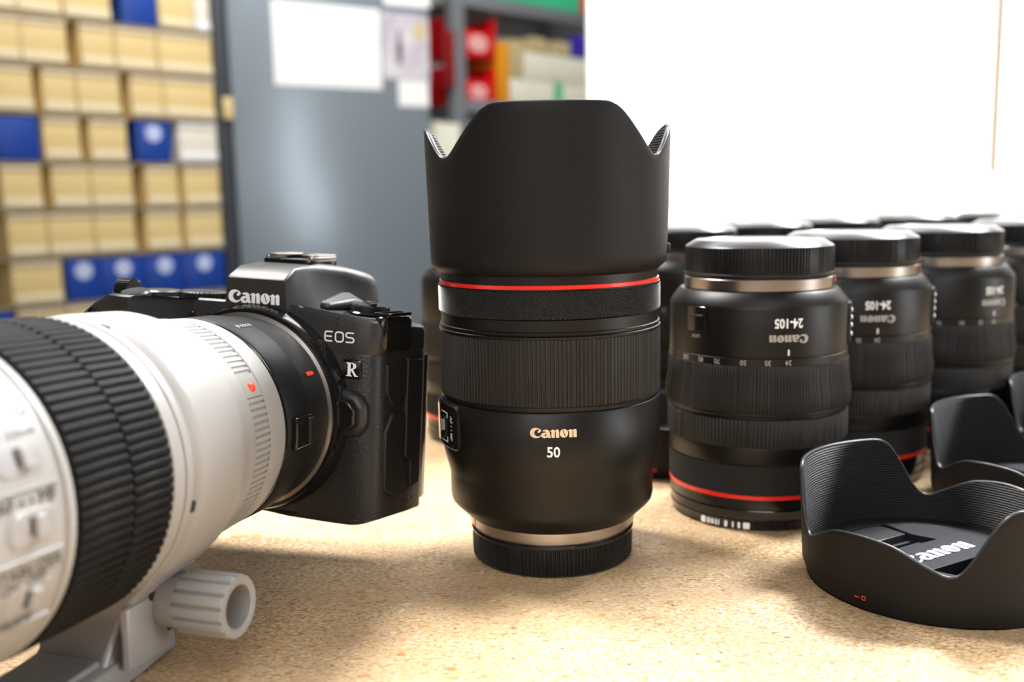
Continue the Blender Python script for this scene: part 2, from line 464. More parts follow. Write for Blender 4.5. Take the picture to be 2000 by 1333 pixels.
# rear cap
rc = MB()
rc.lathe([(31.5, 0), (32.6, .3), (33.4, 1.2)], 240, cap0=True)
def caprib(a, i):
    d = (math.degrees(a)+28) % 360
    if d < 3.5 or d > 356.5: return 0 if 1 <= i <= 2 else 0
    return ribs(132, .55, .5)(a, i) if 1 <= i <= 2 else 0
rc.lathe([(33.4, 1.2), (33.5, 1.4), (33.7, 11.2), (33.6, 11.5)], 132*6, rad=caprib)
rcap = rc.build('rear_cap', 'cap_plastic', hero, sharp=40)
MB().lathe([(33.6, 11.4), (34.0, 12.0), (34.0, 12.8), (33.5, 13.4), (33.2, 13.4)], 160).build('cap_lip', 'gloss_black', rcap)
MB().lathe([(33.2, 13.4), (32.9, 13.6), (33.0, 15.0), (34.4, 15.2), (34.5, 18.6), (34.2, 18.9)], 160).build('mount_ring', 'mount_silver', hero)
mk = MB(); wrap_plate(mk, 34.2, 34.62, -69.5, -67.6, 15.4, 18.6, .3, n=3, edge=.05); mk.build('mount_mark', 'red_paint', hero)
b1 = MB().lathe([(34.2, 18.8), (35.2, 18.8), (40.7, 24.2), (41.7, 25.4), (42.1, 27.2), (42.2, 37.2), (42.7, 39.2), (44.2, 45.2), (44.9, 48.2), (45.05, 51.5), (45.0, 68.4), (44.6, 68.9),
                 (44.1, 69.1), (44.1, 69.7), (44.9, 69.9), (45.0, 70.6), (44.7, 71.0)], 192)
b1.build('lens_barrel', 'lens_black', hero, sharp=40)
fr = MB().lathe([(44.4, 70.8), (45.1, 71.2), (45.15, 95.6), (44.9, 96.2)], 176*6, rad=lambda a, i: ribs(176, .42, .5)(a, i) if 1 <= i <= 2 else 0)
fr.build('focus_ring', 'rubber_black', hero, sharp=40)
MB().lathe([(44.4, 96.0), (45.1, 96.4), (45.2, 97.3), (44.5, 97.6), (44.3, 97.8), (44.3, 98.1), (44.8, 98.3), (44.8, 98.9), (44.2, 99.2), (44.2, 103.4), (43.9, 103.6)], 192).build('upper_barrel', 'lens_black', hero, sharp=40)
# knurled control ring with diamond pattern
kn = MB(); NU = 172; sub = 6; ncol = NU*sub; zz0, zz1 = 103.8, 114.3; rows_ = 9; nr = rows_*6
vs = []
for i in range(nr+1):
    z = zz0+(zz1-zz0)*i/nr
    for k in range(ncol):
        u = k/sub; v = i/6
        a1 = abs(((u+v) % 1)-.5)*2; a2 = abs(((u-v) % 1)-.5)*2
        h = min(a1, a2)
        e = .0 if 0 < i < nr else -.3
        r_ = 43.9+1.5*min(1-a1, 1-a2)+e
        r_ = min(r_, 45.15)
        a = 2*math.pi*k/ncol
        vs.append((r_*math.sin(a), -r_*math.cos(a), z))
fs = [(i*ncol+k, i*ncol+(k+1) % ncol, (i+1)*ncol+(k+1) % ncol, (i+1)*ncol+k) for i in range(nr) for k in range(ncol)]
kn.add(vs, fs); kn.build('control_ring', 'knurl_black', hero, sharp=20)
MB().lathe([(44.3, 114.3), (44.9, 114.4), (44.9, 114.8), (44.3, 115.0), (44.3, 114.9)], 192).build('control_ring_lip', 'lens_black', hero)
MB().lathe([(43.9, 114.7), (44.55, 114.9), (44.55, 116.3), (43.9, 116.5)], 192).build('red_ring', 'red_ring', hero)
MB().lathe([(44.0, 116.4), (44.0, 121.0), (42.0, 121.0), (41.5, 118.5)], 192).build('front_rim', 'lens_black', hero)
MB().lathe([(38.5, 117.5), (37, 118.2), (30, 121.0), (20, 123.2), (10, 124.4), (.5, 124.8)], 96, cap1=True).build('front_element', 'glass', hero)
MB().lathe([(42, 119), (38.4, 117.6)], 96).build('front_bezel', 'lens_black', hero)
lettering('maker_name', on_cyl(logo(17.6), 45.22, -1.0, 61.4), 'gold_lettering', hero)
lettering('focal_length', on_cyl(text('50', 5.5, .022, .93), 45.22, -1.1, 54.3), 'white_lettering', hero)
sp = MB(); wrap_plate(sp, 44.6, 46.4, -89, -53, 50.2, 68.3, 3.2, edge=.7)
sw = sp.build('switch_panel', 'lens_black', hero)
sp = MB(); wrap_plate(sp, 46.2, 46.5, -87, -56.0, 51.6, 66.4, 2.6, edge=.1)
sp.build('panel_face', 'gloss_black', sw)
lettering('switch_lettering', on_cyl(text('AF • • MF', 2.5, .008), 46.6, -59.3, 58.9, rot=-90), 'white_lettering', sw)
kb = MB(); wrap_plate(kb, 46.3, 47.2, -70.0, -64.5, 54.5, 63.2, 1.0, edge=.3, n=6); kb.build('slide_switch', 'cap_plastic', sw)
br = MB()
for (a0, a1, z0_, z1_) in ((-72, -63.5, 64.4, 64.8), (-64, -63.5, 62.6, 64.8), (-72, -63.5, 52.8, 53.2), (-64, -63.5, 53.2, 55.0), (-69.5, -68.7, 57, 61.5), (-66.5, -65.7, 57.5, 62)):
    wrap_plate(br, 46.4, 47.3 if a0 > -71 and z0_ > 56 and z0_ < 60 else 46.6, a0, a1, z0_, z1_, .05, edge=.02, n=3)
br.build('switch_brackets', 'white_lettering', sw)
# petal hood: two tall petals (front, back), two short ones, notches at +-54 deg
hp = []
for c in (0, 180):
    hp += [(c-29.5, 182.3), (c+28.5, 182.3), (c-52.5, 163.0), (c+52.0, 163.0)]
hp += [(c+d, 162.2) for c in (0, 180) for d in (-55.5, 55.5)]
hp += [(75, 174.8), (105, 174.8), (90, 176.9), (-75, 174.8), (-105, 174.8), (-90, 176.9)]
hood = petal_hood('lens_hood', hero, 47.7, 49.2, 122.7, 182, hp, th=2.0, win=3, chamfer=(44.35, 119.6))
bt = MB().lathe([(2.2, 0), (2.2, .6), (1.7, 1.0)], 24, cap1=True)
bt.build('release_button', 'cap_plastic', hood, M=Matrix.Rotation(R(80), 4, 'Z') @ Matrix.Translation((0, -48.0, 127.3)) @ Matrix.Rotation(R(90), 4, 'X'))

# ------------------------------------------------------------------ zoom lenses standing on their front ends, rear caps up
def make_zoom():
    g = empty('zoom_lens', (0, 0, 0))
    MB().lathe([(37.6, 0), (38.4, .3), (39.2, 1.2), (39.6, 4.4), (39.9, 4.8), (39.6, 5.3), (39.9, 9.2), (39.6, 9.6), (40.0, 10.1), (40.2, 14.6)], 128, cap0=True).build('front_rim', 'gloss_black', g)
    MB().lathe([(39.9, 14.4), (40.45, 14.7), (40.45, 16.3), (39.9, 16.6)], 128).build('red_ring', 'red_ring', g)
    # fine diamond knurl
    mb = MB(); nu = 150; nc = nu*4; nr = 36; vs = []
    for i in range(nr+1):
        z = 16.6+13.2*i/nr
        for k in range(nc):
            u = k/4; v = i/4
            a1 = abs(((u+v) % 1)-.5)*2; a2 = abs(((u-v) % 1)-.5)*2
            r_ = 40.0+.5*min(1, min(1-a1, 1-a2)*1.6); a = 2*math.pi*k/nc
            vs.append((r_*math.sin(a), -r_*math.cos(a), z))
    mb.add(vs, [(i*nc+k, i*nc+(k+1) % nc, (i+1)*nc+(k+1) % nc, (i+1)*nc+k) for i in range(nr) for k in range(nc)])
    mb.build('control_ring', 'rubber_black', g, sharp=20)
    MB().lathe([(40.0, 29.8), (40.2, 30.2), (40.5, 31), (40.3, 34), (40.8, 37.2), (40.6, 37.8)], 128).build('front_barrel', 'lens_black', g)
    MB().lathe([(40.4, 37.6), (41.3, 38.2), (41.4, 50.0), (40.8, 50.5)], 150*4, rad=lambda a, i: ribs(150, .4, .5)(a, i) if 1 <= i <= 2 else 0).build('focus_ring', 'rubber_black', g, sharp=40)
    MB().lathe([(40.8, 50.4), (40.2, 50.8), (40.2, 51.5), (41.0, 51.8), (41.6, 52.6), (41.6, 53.4)], 128).build('ring_gap', 'lens_black', g)
    MB().lathe([(41.2, 53.2), (41.9, 53.6), (42.3, 56), (42.4, 59), (41.8, 63), (41.1, 67), (40.9, 73.8), (40.4, 74.2)], 180*4, rad=lambda a, i: ribs(180, .42, .5)(a, i) if 1 <= i <= 6 else 0).build('zoom_ring', 'rubber_black', g, sharp=40)
    zn = MB().lathe([(40.3, 74.0), (40.5, 74.3), (40.5, 77.4), (40.0, 77.7)], 128).build('zoom_scale', 'lens_black', g)
    vs = []; fs = []; sc = MB()
    for s_, th in (('24', 5.4), ('35', -7.1), ('50', -21.7), ('70', -38.2), ('85', -50.2), ('105', -63.5)):
        sc.add(*on_cyl(text(s_, 3.1, .015, .9), 40.66, th-4.9, 75.8, rot=180))
    sc.build('scale_numbers', 'dim_lettering', zn, fix=False)
    MB().lathe([(40.0, 77.6), (40.0, 78.1), (40.3, 78.3), (40.3, 98.8), (39.9, 100.2), (36.4, 104.9), (35.4, 105.6), (33.2, 105.7)], 160).build('lens_barrel', 'lens_black', g, sharp=24)
    lettering('maker_name', on_cyl(logo(17.4), 40.5, .9, 86.4, rot=180), 'dim_lettering', g)
    lettering('focal_range', on_cyl(text('24-105', 5.6, .03, .80), 40.5, .4, 92.9, rot=180), 'white_lettering', g)
    ix = MB(); wrap_plate(ix, 40.2, 40.5, .1, 1.1, 79.0, 81.6, .1, edge=.02, n=2); ix.build('index_mark', 'white_lettering', g)
    lk = MB(); wrap_plate(lk, 40.0, 40.7, -67, -51.5, 88.0, 99.2, .8, edge=.2); lo = lk.build('lock_switch', 'gloss_black', g)
    lk = MB(); wrap_plate(lk, 40.6, 41.6, -65.5, -53, 94.8, 95.6, .2, edge=.1); lk.build('switch_ridge', 'cap_plastic', lo)
    lettering('lock_word', on_cyl(text('LOCK', 1.9, .01), 40.5, -59.5, 86.0, rot=180), 'dim_lettering', lo)
    lk = MB(); wrap_plate(lk, 40.0, 41.5, 60, 100, 80, 99.0, 2, edge=.4); so = lk.build('switch_panel', 'lens_black', g)
    tk = MB()
    for z_ in (83.5, 87.5, 91.0, 94.5): wrap_plate(tk, 41.4, 42.1, 66, 96, z_, z_+1.2, .3, edge=.1, n=5)
    tk.build('panel_lettering', 'white_lettering', so)
    MB().lathe([(33.4, 105.6), (33.8, 106.0), (33.9, 110.6), (33.4, 111.2), (32.6, 111.3)], 128).build('mount_ring', 'mount_silver', g)
    dt = MB(); wrap_plate(dt, 33.6, 34.2, 68, 73, 107.8, 110.6, .4, edge=.1, n=3); dt.build('mount_mark', 'red_paint', g)
    cp = MB().lathe([(32.8, 111.3), (33.8, 111.6), (34.0, 112.6), (33.6, 113.3)], 128)
    def cr(a, i):
        d = (math.degrees(a)-21) % 360
        return 0 if d < 9 else (ribs(132, .6, .5)(a, i) if 1 <= i <= 2 else 0)
    cp.lathe([(33.5, 113.2), (33.6, 113.5), (33.6, 124.0), (33.2, 124.6)], 132*6, rad=cr)
    cpo = cp.build('rear_cap', 'cap_plastic', g, sharp=40)
    tp = MB().lathe([(33.3, 124.5), (32.8, 125.0), (29.0, 127.3), (28.6, 127.5), (27.6, 127.5)], 128)
    tp.lathe([(27.6, 127.5), (27.2, 127.2), (.4, 127.2)], 128, cap1=True)
    tp.build('cap_top', 'cap_top_plastic', cpo, sharp=30)
    wb = MB()
    for a0, a1 in ((-54.5, -51.2), (-49.9, -49.3), (-48.7, -47.9), (-46.9, -46.4), (-45.7, -45.2), (-43.9, -42.9), (-41.9, -41.2), (-37.5, -35.6), (-32.5, -31.4), (-28.8, -27.2), (-25.4, -21.2)):
        wrap_plate(wb, 39.3, 39.95, a0, a1, 1.1, 4.0, .5, edge=.05, n=2)
    wb.build('filter_size_marking', 'white_lettering', g)
    return g
zoom_spots = [ # x, y, text angle, label
    (114.9, 462.6, 4.9, 'black zoom lens with the sharpest upside-down 24-105, nearest in the row'),
    (178, 523, .7, 'second black zoom lens of the slanting row, its lettering slightly blurred'),
    (249, 580, 22.2, 'third black zoom lens of the slanting row, lettering blurred near its right edge'),
    (338, 656, 10, 'black zoom lens cut off by the right edge of the photo, behind the third one'),
    (116, 664, 15, 'blurred zoom lens whose pale cap top shows just right of the tall hood'),
    (183, 722, -25, 'blurred zoom lens in the back, second dark cap right of the tall hood'),
    (256, 792, 40, 'blurred zoom lens in the back, third dark cap right of the hood'),
    (335, 832, -60, 'blurred zoom lens far back, its dark cap rising just behind the third front cap'),
    (422, 870, 80, 'blurred zoom lens farthest back before the white panel'),
    (402, 752, 120, 'blurred zoom lens far back at the right edge with a bluish cap'),
    (-15.5, 622, -100, 'blurred red-ringed zoom lens half hidden behind the left of the tall lens')]
zp = make_zoom()
for i, (x, y, a, lab) in enumerate(zoom_spots):
    o = zp if i == 0 else copy_tree(zp)
    o.location = (x*S, y*S, 0); o.rotation_euler = (0, 0, R(a-.4))
    tag(o, lab, 'camera lens', 'zoom lenses standing upside down on the bench')

# ------------------------------------------------------------------ loose petal hoods and the pinch caps inside them
def make_hood():
    g = empty('petal_hood', (0, 0, 0))
    # big petals centred 217 and 37 deg, small ones centred 307 and 127, notches at 270, 344, 90, 164
    P = []
    for c in (37, 217):
        P += [(c-34, 43.0), (c+34, 43.0), (c-38, 40.8), (c+38, 40.8), (c-51, 19.0), (c+51, 19.0)]
    for c in (127, 307):
        P += [(c-37, 17.6), (c+37, 17.6), (c, 28.6), (c-14, 27.4), (c+14, 27.4), (c-27, 21.5), (c+27, 21.5)]
    petal_hood('hood_wall', g, 49.4, 51.2, 6.0, 43, P, th=1.7, win=3, n=300, chamfer=(47.4, .4), inner_floor=8.0)
    MB().lathe([(47.6, .2), (46.2, .0), (44.8, .4), (44.2, 1.2), (44.2, 6.6), (45.2, 7.6), (47.9, 8.2)], 128).build('bayonet_ring', 'hood_black', g)
    v, f = fill([arc(0, 0, .9, .9, 20), arc(0, 0, .55, .55, 20)])
    mk = MB(); mk.add(*on_cyl((v, f), 49.55, -51.2, 5.4)); v2, f2 = fill([[(-1.1, -.16), (1.1, -.16), (1.1, .16), (-1.1, .16)]])
    mk.add(*on_cyl((v2, f2), 49.55, -54.4, 5.2)); mk.build('alignment_mark', 'red_paint', g, fix=False)
    return g
def make_cap():
    g = empty('pinch_lens_cap', (0, 0, 0))
    b = MB().lathe([(43.2, 4.6), (43.6, 5.2), (43.6, 9.6), (42.8, 10.6), (39.5, 11.0), (38.8, 10.2), (38.0, 10.2), (37.4, 11.2), (36.6, 11.6)], 128, cap0=True)
    b.build('cap_rim', 'cap_matte', g, sharp=25)
    # centre band with two recessed grips: plate outlines in the plane z = 12
    Rr = 36.6; seg = []
    def chord(y): return math.sqrt(Rr*Rr-y*y)
    band = [(-chord(9.5), -9.5)]
    n = 14
    def disc_part(y0, y1):
        a0 = math.asin(y0/Rr); a1 = math.asin(y1/Rr)
        right = [(Rr*math.cos(a0+(a1-a0)*k/n), Rr*math.sin(a0+(a1-a0)*k/n)) for k in range(n+1)]
        return right+[(-x, y) for x, y in right[::-1]]
    def prism(mb, outl, z0, z1):
        mb.loft([[(x, y, z0) for x, y in outl], [(x, y, z1) for x, y in outl]])
    p = MB(); prism(p, disc_part(-10.5, 10.5), 8.0, 12.2); p.build('centre_band', 'cap_matte', g, bevel=.4)
    for s in (1, -1):
        # side wings left and right of the grip pocket
        q = MB()
        for sx in (1, -1):
            o_ = [(sx*15, s*10.5), (sx*chord(10.5), s*10.5)]
            a0 = math.atan2(10.5, chord(10.5)); a1 = math.atan2(chord(12), 12)
            for k in range(1, 9):
                a = a0+(a1-a0)*k/8; o_.append((sx*Rr*math.cos(a), s*Rr*math.sin(a)))
            o_.append((sx*12, s*33)); o_.append((sx*11, s*20))
            prism(q, o_, 8.0, 11.9)
        q.build('cap_wing', 'cap_matte', g, bevel=.3)
        gr = MB(); prism(gr, [(-14, s*14.5), (14, s*14.5), (13, s*16.5), (-13, s*16.5)], 6.0, 9.6)
        prism(gr, [(-12.5, s*19.0), (12.5, s*19.0), (11.5, s*20.8), (-11.5, s*20.8)], 6.0, 9.2)
        gr.build('pinch_grip', 'cap_matte', g, bevel=.3)
        pl = MB(); oo = [(-10.5, s*22.5), (10.5, s*22.5)]+[(Rr*math.sin(R(k)), s*Rr*math.cos(R(k))) for k in range(16, -17, -4)]
        prism(pl, oo, 7.0, 11.4); pl.build('grip_plate', 'cap_top_plastic', g, bevel=.3)
        fl = MB(); prism(fl, [(-16, s*10), (16, s*10), (13, s*24), (-13, s*24)], 5.0, 5.6); fl.build('pocket_floor', 'dark_gap', g)
    lettering('maker_name', on_plane(logo(38.5), Matrix.Translation((0, 0, 12.42))), 'cap_lettering', g)
    return g
hp0 = make_hood(); cp0 = make_cap()
for i, (x, y, a, lab, cl) in enumerate((
        (161.6, 368.1, 0, 'black petal lens hood with a red circle mark, nearest one at the right', 'black pinch lens cap with white lettering lying inside the nearest petal hood'),
        (250, 456, -2, 'black petal lens hood just behind the nearest one, near the right edge', 'black pinch lens cap lying inside the second petal hood'),
        (322, 524, 0, 'black petal lens hood showing only a sliver at the right edge', None),
        (83, 556, 40, 'black petal hood in the dark gap between the tall lens and nearest zoom', None))):
    o = hp0 if i == 0 else copy_tree(hp0)
    o.location = (x*S, y*S, 0); o.rotation_euler = (0, 0, R(a)); tag(o, lab, 'lens hood', 'petal lens hoods lying on the bench')
    if cl:
        c = cp0 if i == 0 else copy_tree(cp0)
        c.location = (x*S, y*S, -.0024); c.rotation_euler = (0, 0, R(29.5+a)); tag(c, cl, 'lens cap', 'pinch caps inside the petal hoods')

# ------------------------------------------------------------------ camera with adapter and white telephoto lens
K = 1.07
Fx, Fy, Fz = 0-99.8*K, 363.1*K, CAM_H+(72.4-CAM_H)*K
yw, tl, brl = R(17.8), R(2.6), R(3.0)
u_ = Vector((-math.sin(yw)*math.cos(tl), -math.cos(yw)*math.cos(tl), math.sin(tl)))
s_ = Vector((math.cos(yw), -math.sin(yw), 0)); up_ = s_.cross(-u_)
rig = bpy.data.objects.new('camera_with_telephoto_lens', None); col.objects.link(rig); rig.empty_display_size = .01
ML = Matrix(((s_.x, -u_.x, up_.x), (s_.y, -u_.y, up_.y), (s_.z, -u_.z, up_.z))).to_4x4()
rig.matrix_world = Matrix.Translation(Vector((Fx, Fy, Fz))*S) @ ML @ Matrix.Scale(K, 4)
tag(rig, 'black mirrorless camera with a white telephoto lens resting on its foot', 'camera')
BR = Matrix.Rotation(brl, 4, 'Y')           # the body is rolled a little about the lens axis
# lens frame: lathe axis Z -> -Y (towards the front), angle 0 at right (+X), 90 at top
LX = Matrix(((0, -1, 0, 0), (0, 0, -1, 0), (1, 0, 0, 0), (0, 0, 0, 1)))
def lensM():
    # maps lathe coords (r sin a, -r cos a, s) to lens coords with a=0 -> +X, a=90 -> +Z
    return Matrix(((0, -1, 0, 0), (0, 0, -1, 0), (1, 0, 0, 0), (0, 0, 0, 1)))
LM = lensM()

# --- body
def Bm(mb, name, mats, parent=rig, **k): return mb.build(name, mats, parent, M=BR, **k)
def outline(z, ins=0.0, rear=38.0):
    P = [(-72, 34), (-76, 20), (-75, 4), (-71, -2), (-63, -6), (-54, -9), (-47, -12), (-42, -12), (-38, -8), (-33, 2), (-28, 8),
         (-10, 8), (20, 8), (40, 8), (45, 8.3), (47.8, 9.6), (49.6, 12), (50.6, 15), (54, 27), (56.3, 35), (55.5, 38), (30, 38), (-30, 38), (-68, 38)]
    c = Vector((-10, 12)); out = []
    for x, y in P:
        d = Vector((x, y))-c; L = d.length; d = d*(1-ins/L)
        out.append((c.x+d.x, c.y+d.y, z))
    return out
lb = MB(); lb.loft([outline(-38.6, .0), outline(-36, 0), outline(22.6, 0), outline(23.6, .6)])
Bm(lb, 'leatherette_cover', 'leatherette', sharp=40)
bs = MB(); bs.loft([outline(-41.0, 5.5), outline(-40.2, 3.5), outline(-38.4, .2), outline(-38.0, .6)]); Bm(bs, 'base_plate', 'body_black', sharp=30)
def top_outline(dz, ins):
    out = []
    for x, y, _ in outline(0, ins):
        # the top deck: higher at the grip side and the middle, falling towards the right and the back
        zt = 39.6-max(0, x-24)*.17-max(0, y-10)*.06+(1.0 if x < -36 else 0)-max(0, -54-x)*.5
        out.append((x, y, zt+dz))
    return out
tp = MB(); tp.loft([outline(23.4, .3), outline(24.2, -.1), top_outline(-2.2, -.1), top_outline(-.7, .6), top_outline(0, 2.2)])
Bm(tp, 'top_cover', 'body_black', sharp=30)
# step where the cover dips at the left edge of the leatherette (plate under the badge)
# viewfinder hump
def trap(y, wb, wt, zb, zt, r=3):
    # rounded trapezoid section in x-z at depth y, 16 points
    pts = []
    for cx_, cz_, a0 in ((wt-r, zt-r, 0), (-wt+r, zt-r, 90)):
        for k in range(5):
            a = R(a0+k*22.5); pts.append((cx_+r*math.cos(a), y, cz_+r*math.sin(a)))
    pts = pts[:]
    left = [(-wt-(wb-wt)*.35, y, zt-(zt-zb)*.5), (-wt-(wb-wt)*.75, y, zb+(zt-zb)*.15), (-wb, y, zb)]
    right = [(wb, y, zb), (wt+(wb-wt)*.75, y, zb+(zt-zb)*.15), (wt+(wb-wt)*.35, y, zt-(zt-zb)*.5)]
    return pts+left+right
hm = MB()
hm.loft([trap(6.6, 13.4, 12.2, 36.2, 48.4, .8), trap(7.4, 13.8, 12.5, 34, 49.3, .9), trap(14, 17.5, 12.4, 33, 52.8, 1.4), trap(22, 22, 12.6, 31, 53.6, 2.4),
         trap(32, 25, 14.5, 30, 54.2, 4), trap(42, 27.5, 20, 28, 53.4, 5), trap(49, 29, 25.5, 27, 51.8, 6), trap(55, 29.5, 26.5, 26, 50.4, 6), trap(57, 28, 25, 27, 49, 6)])
Bm(hm, 'viewfinder_hump', 'body_black', sharp=28)
# eyecup
ec = MB(); ec.loft([trap(56, 27, 25, 28, 49.5, 6), trap(61, 26, 24, 28.5, 48.8, 6), trap(62.5, 24, 22, 30, 47.5, 5)]); Bm(ec, 'eyecup', 'rubber_black', sharp=50)
# near-black block standing in for the shade below the name plate
nb = MB(); nb.box((0, 12, 33.8), (25, 12, 5.0), .6); Bm(nb, 'name_plate_shade', 'dark_gap')
# hot shoe
hs = MB(); hs.box((1.2, 37.5, 54.0), (20.6, 22, 3.0), .5); sh = Bm(hs, 'hot_shoe', 'gloss_black')
hs = MB()
for sx in (-1, 1):
    hs.box((1.2+sx*9.4, 38.0, 55.8), (1.4, 20, 1.8), .2); hs.box((1.2+sx*7.4, 38.5, 57.0), (5.4, 19, .8), .25)
hs.box((1.2, 48, 56.2), (18, 1.5, 2.2), .2)
Bm(hs, 'shoe_rail', 'silver', sh)
# shoulder ridge and screws right of the hump
sd = MB(); sd.loft([[(23, 12, 38.4), (28, 12, 38.0), (28, 12, 40.4), (24, 12, 41.5)], [(24, 26, 37.6), (32, 26, 37.2), (31.5, 26, 41.4), (25, 26, 44.5)], [(24, 33, 37), (33, 33, 36.8), (32, 33, 40.6), (25, 33, 44)]])
Bm(sd, 'shoulder_ridge', 'body_black', sharp=50, bevel=1.2)
# power dial on the left shoulder (right in the picture)
dm = Matrix.Translation((37.5, 26, 37.2)) @ Matrix.Scale(.82, 4) @ Matrix.Rotation(R(4), 4, 'Y')
dl = MB(); dl.lathe([(9.0, -1.5), (9.2, 2.2), (8.9, 3.0)], 40*4, rad=lambda a, i: ribs(40, .45, .5)(a, i), M=dm)
dl.lathe([(8.7, 2.8), (8.2, 3.7), (.3, 3.9)], 64, cap1=True, M=dm); dob = Bm(dl, 'power_dial', 'cap_plastic', sharp=35)
dl = MB(); dl.box((0, 0, 4.4), (3.0, 15.5, 1.6), .6, rot=Matrix.Rotation(R(38), 4, 'Z'))
for v in range(len(dl.v)): dl.v[v] = tuple(dm @ Vector(dl.v[v]))
Bm(dl, 'dial_lever', 'gloss_black', dob)
dl = MB(); dl.lathe([(10.6, -.5), (10.9, .1), (10.2, .6)], 64, M=dm); Bm(dl, 'dial_base_ring', 'gloss_black', dob)
# strap lug pocket on the corner
st = MB(); st.box((49.8, 20.5, 30.6), (6.5, 17, 13.5), 2.2, rot=Matrix.Rotation(R(-16), 4, 'Z')); so = Bm(st, 'strap_lug', 'gloss_black', sharp=50)
st = MB()
for (cx_, cy_, sx, sy) in ((49.2, 14.2, 6.5, 1.2), (49.8, 26.8, 6.5, 1.2), (46.8, 20.5, 1.2, 13), (52.4, 20.5, 1.2, 13)):
    st.box((cx_, cy_, 37.8), (sx, sy, 1.4), .5, rot=Matrix.Rotation(R(-16), 4, 'Z'))
Bm(st, 'strap_loop', 'gloss_black', so)
# port covers on the side: outlines in (y, z) standing off the flared side
def side_plate(mb, outl, off, thick):
    def P(y, z, o):
        x = 50.6+(y-15)*.285 if y > 15 else 49.6+(y-12)*.34
        return (x+o, y, z)
    mb.loft([[P(y, z, off-thick) for y, z in outl], [P(y, z, off-.3) for y, z in outl], [P(15.0+(y-15.0)*.97 if False else y, z, off) for y, z in outl]])
pc = MB(); side_plate(pc, [(14, 19.5), (24, 21), (24, 8), (20.5, 3.5), (17.5, 3.5), (14, 9)], 1.0, 2); Bm(pc, 'port_cover', 'port_rubber', bevel=.5)
pc = MB(); side_plate(pc, [(14, -6), (17.5, .5), (24, .5), (24, -18), (27, -20), (27, -31), (22, -32.5), (14, -28)], 1.0, 2); Bm(pc, 'port_cover', 'port_rubber', bevel=.5)
pc = MB(); side_plate(pc, [(25, 21), (33.5, 20), (33.5, -28), (28, -30), (28, -19), (25, -17)], 1.2, 2); Bm(pc, 'port_cover', 'port_rubber', bevel=.5)
# rear screen
sc_ = MB(); sc_.box((6, 41.5, -8), (98, 6.5, 58), 1.2); Bm(sc_, 'rear_screen', 'gloss_black')
# badge
bd = MB(); bd.box((39.9, 7.9, 17.7), (7.4, 1.0, 7.2), .35); bo = Bm(bd, 'model_badge', 'gloss_black')
PF = BR @ Matrix.Translation((39.9, 7.32, 17.7)) @ Matrix.Rotation(R(90), 4, 'X')
lettering('badge_letter', on_plane(serif_R(5.0), PF), 'white_lettering', bo)
PF = BR @ Matrix.Translation((34.3, 7.85, 29.2)) @ Matrix.Rotation(R(90), 4, 'X')
lettering('series_name', on_plane(eos(3.45), PF), 'white_lettering', rig)
PF = BR @ Matrix.Translation((-.7, 6.45, 41.2)) @ Matrix.Rotation(R(90), 4, 'X')
lettering('maker_name', on_plane(logo(21.8), PF), 'white_lettering', rig)
mh = MB()
for x, z in ((33.5, 35.8), (33.0, 33.8), (-21.0, 35.8), (-21.4, 33.8)):
    mh.lathe([(.55, 0), (.5, .12)], 16, cap1=True, M=Matrix.Translation((x, 7.9, z)) @ Matrix.Rotation(R(90), 4, 'X'))
Bm(mh, 'microphone_hole', 'dark_gap')
al = MB().lathe([(2.5, 0), (2.5, .4), (2.0, .9), (.2, 1.3)], 32, cap1=True, M=Matrix.Translation((-29.5, 8.0, 32.6)) @ Matrix.Rotation(R(90), 4, 'X'))
Bm(al, 'focus_assist_lamp', 'gloss_black')
# lens release button beside the mount
rb = MB(); rb.loft([[(x, 9, z) for x, z in ((36, 11.5), (44, 9.5), (47.6, 5), (47.6, -3), (44, -7.2), (36, -7.8))], [(x, 4.6, z) for x, z in ((36, 10.5), (43.4, 8.6), (46.6, 4.4), (46.6, -2.4), (43.4, -6.2), (36, -6.8))]])
ro = Bm(rb, 'lens_release_surround', 'body_black', bevel=1.8)
rb = MB(); rb.loft([[(x, 5.6, z) for x, z in ((36, 8.3), (42, 6.8), (44.2, 3.8), (44.2, -2.2), (42, -4.2), (36, -4.8))], [(x, 2.6, z) for x, z in ((36, 7.6), (41.4, 6.2), (43.4, 3.4), (43.4, -1.8), (41.4, -3.6), (36, -4.2))]])
Bm(rb, 'lens_release_button', 'gloss_black', ro, bevel=.6)
# grip details: front dial, shutter button, strap lug, top dial
gd = MB().lathe([(5.2, -3), (5.2, 3)], 30*4, rad=lambda a, i: ribs(30, .6, .5)(a, i), cap0=True, cap1=True, M=Matrix.Translation((-53, 2, 40.6)) @ Matrix.Rotation(R(90), 4, 'Y'))
Bm(gd, 'front_dial', 'cap_plastic', sharp=30)
gd = MB().lathe([(5.6, -1), (5.6, 1.2), (4.8, 1.9), (.3, 1.6)], 40, cap1=True, M=Matrix.Translation((-45, -4, 39.9)) @ Matrix.Rotation(R(12), 4, 'X'))
Bm(gd, 'shutter_button', 'cap_top_plastic', sharp=30)
gd = MB().lathe([(9.5, -1), (9.5, 1.4), (8.5, 2.0), (.3, 2.0)], 36*4, rad=lambda a, i: ribs(36, .4, .5)(a, i) if i < 2 else 0, cap1=True, M=Matrix.Translation((-33, 22, 39.3)))
Bm(gd, 'rear_dial', 'cap_plastic', sharp=30)
gd = MB().lathe([(8, -1), (8, .8), (7.2, 1.3), (.3, 1.3)], 48, cap1=True, M=Matrix.Translation((-47, 14, 39.9)))
Bm(gd, 'mode_button', 'cap_top_plastic', sharp=30)
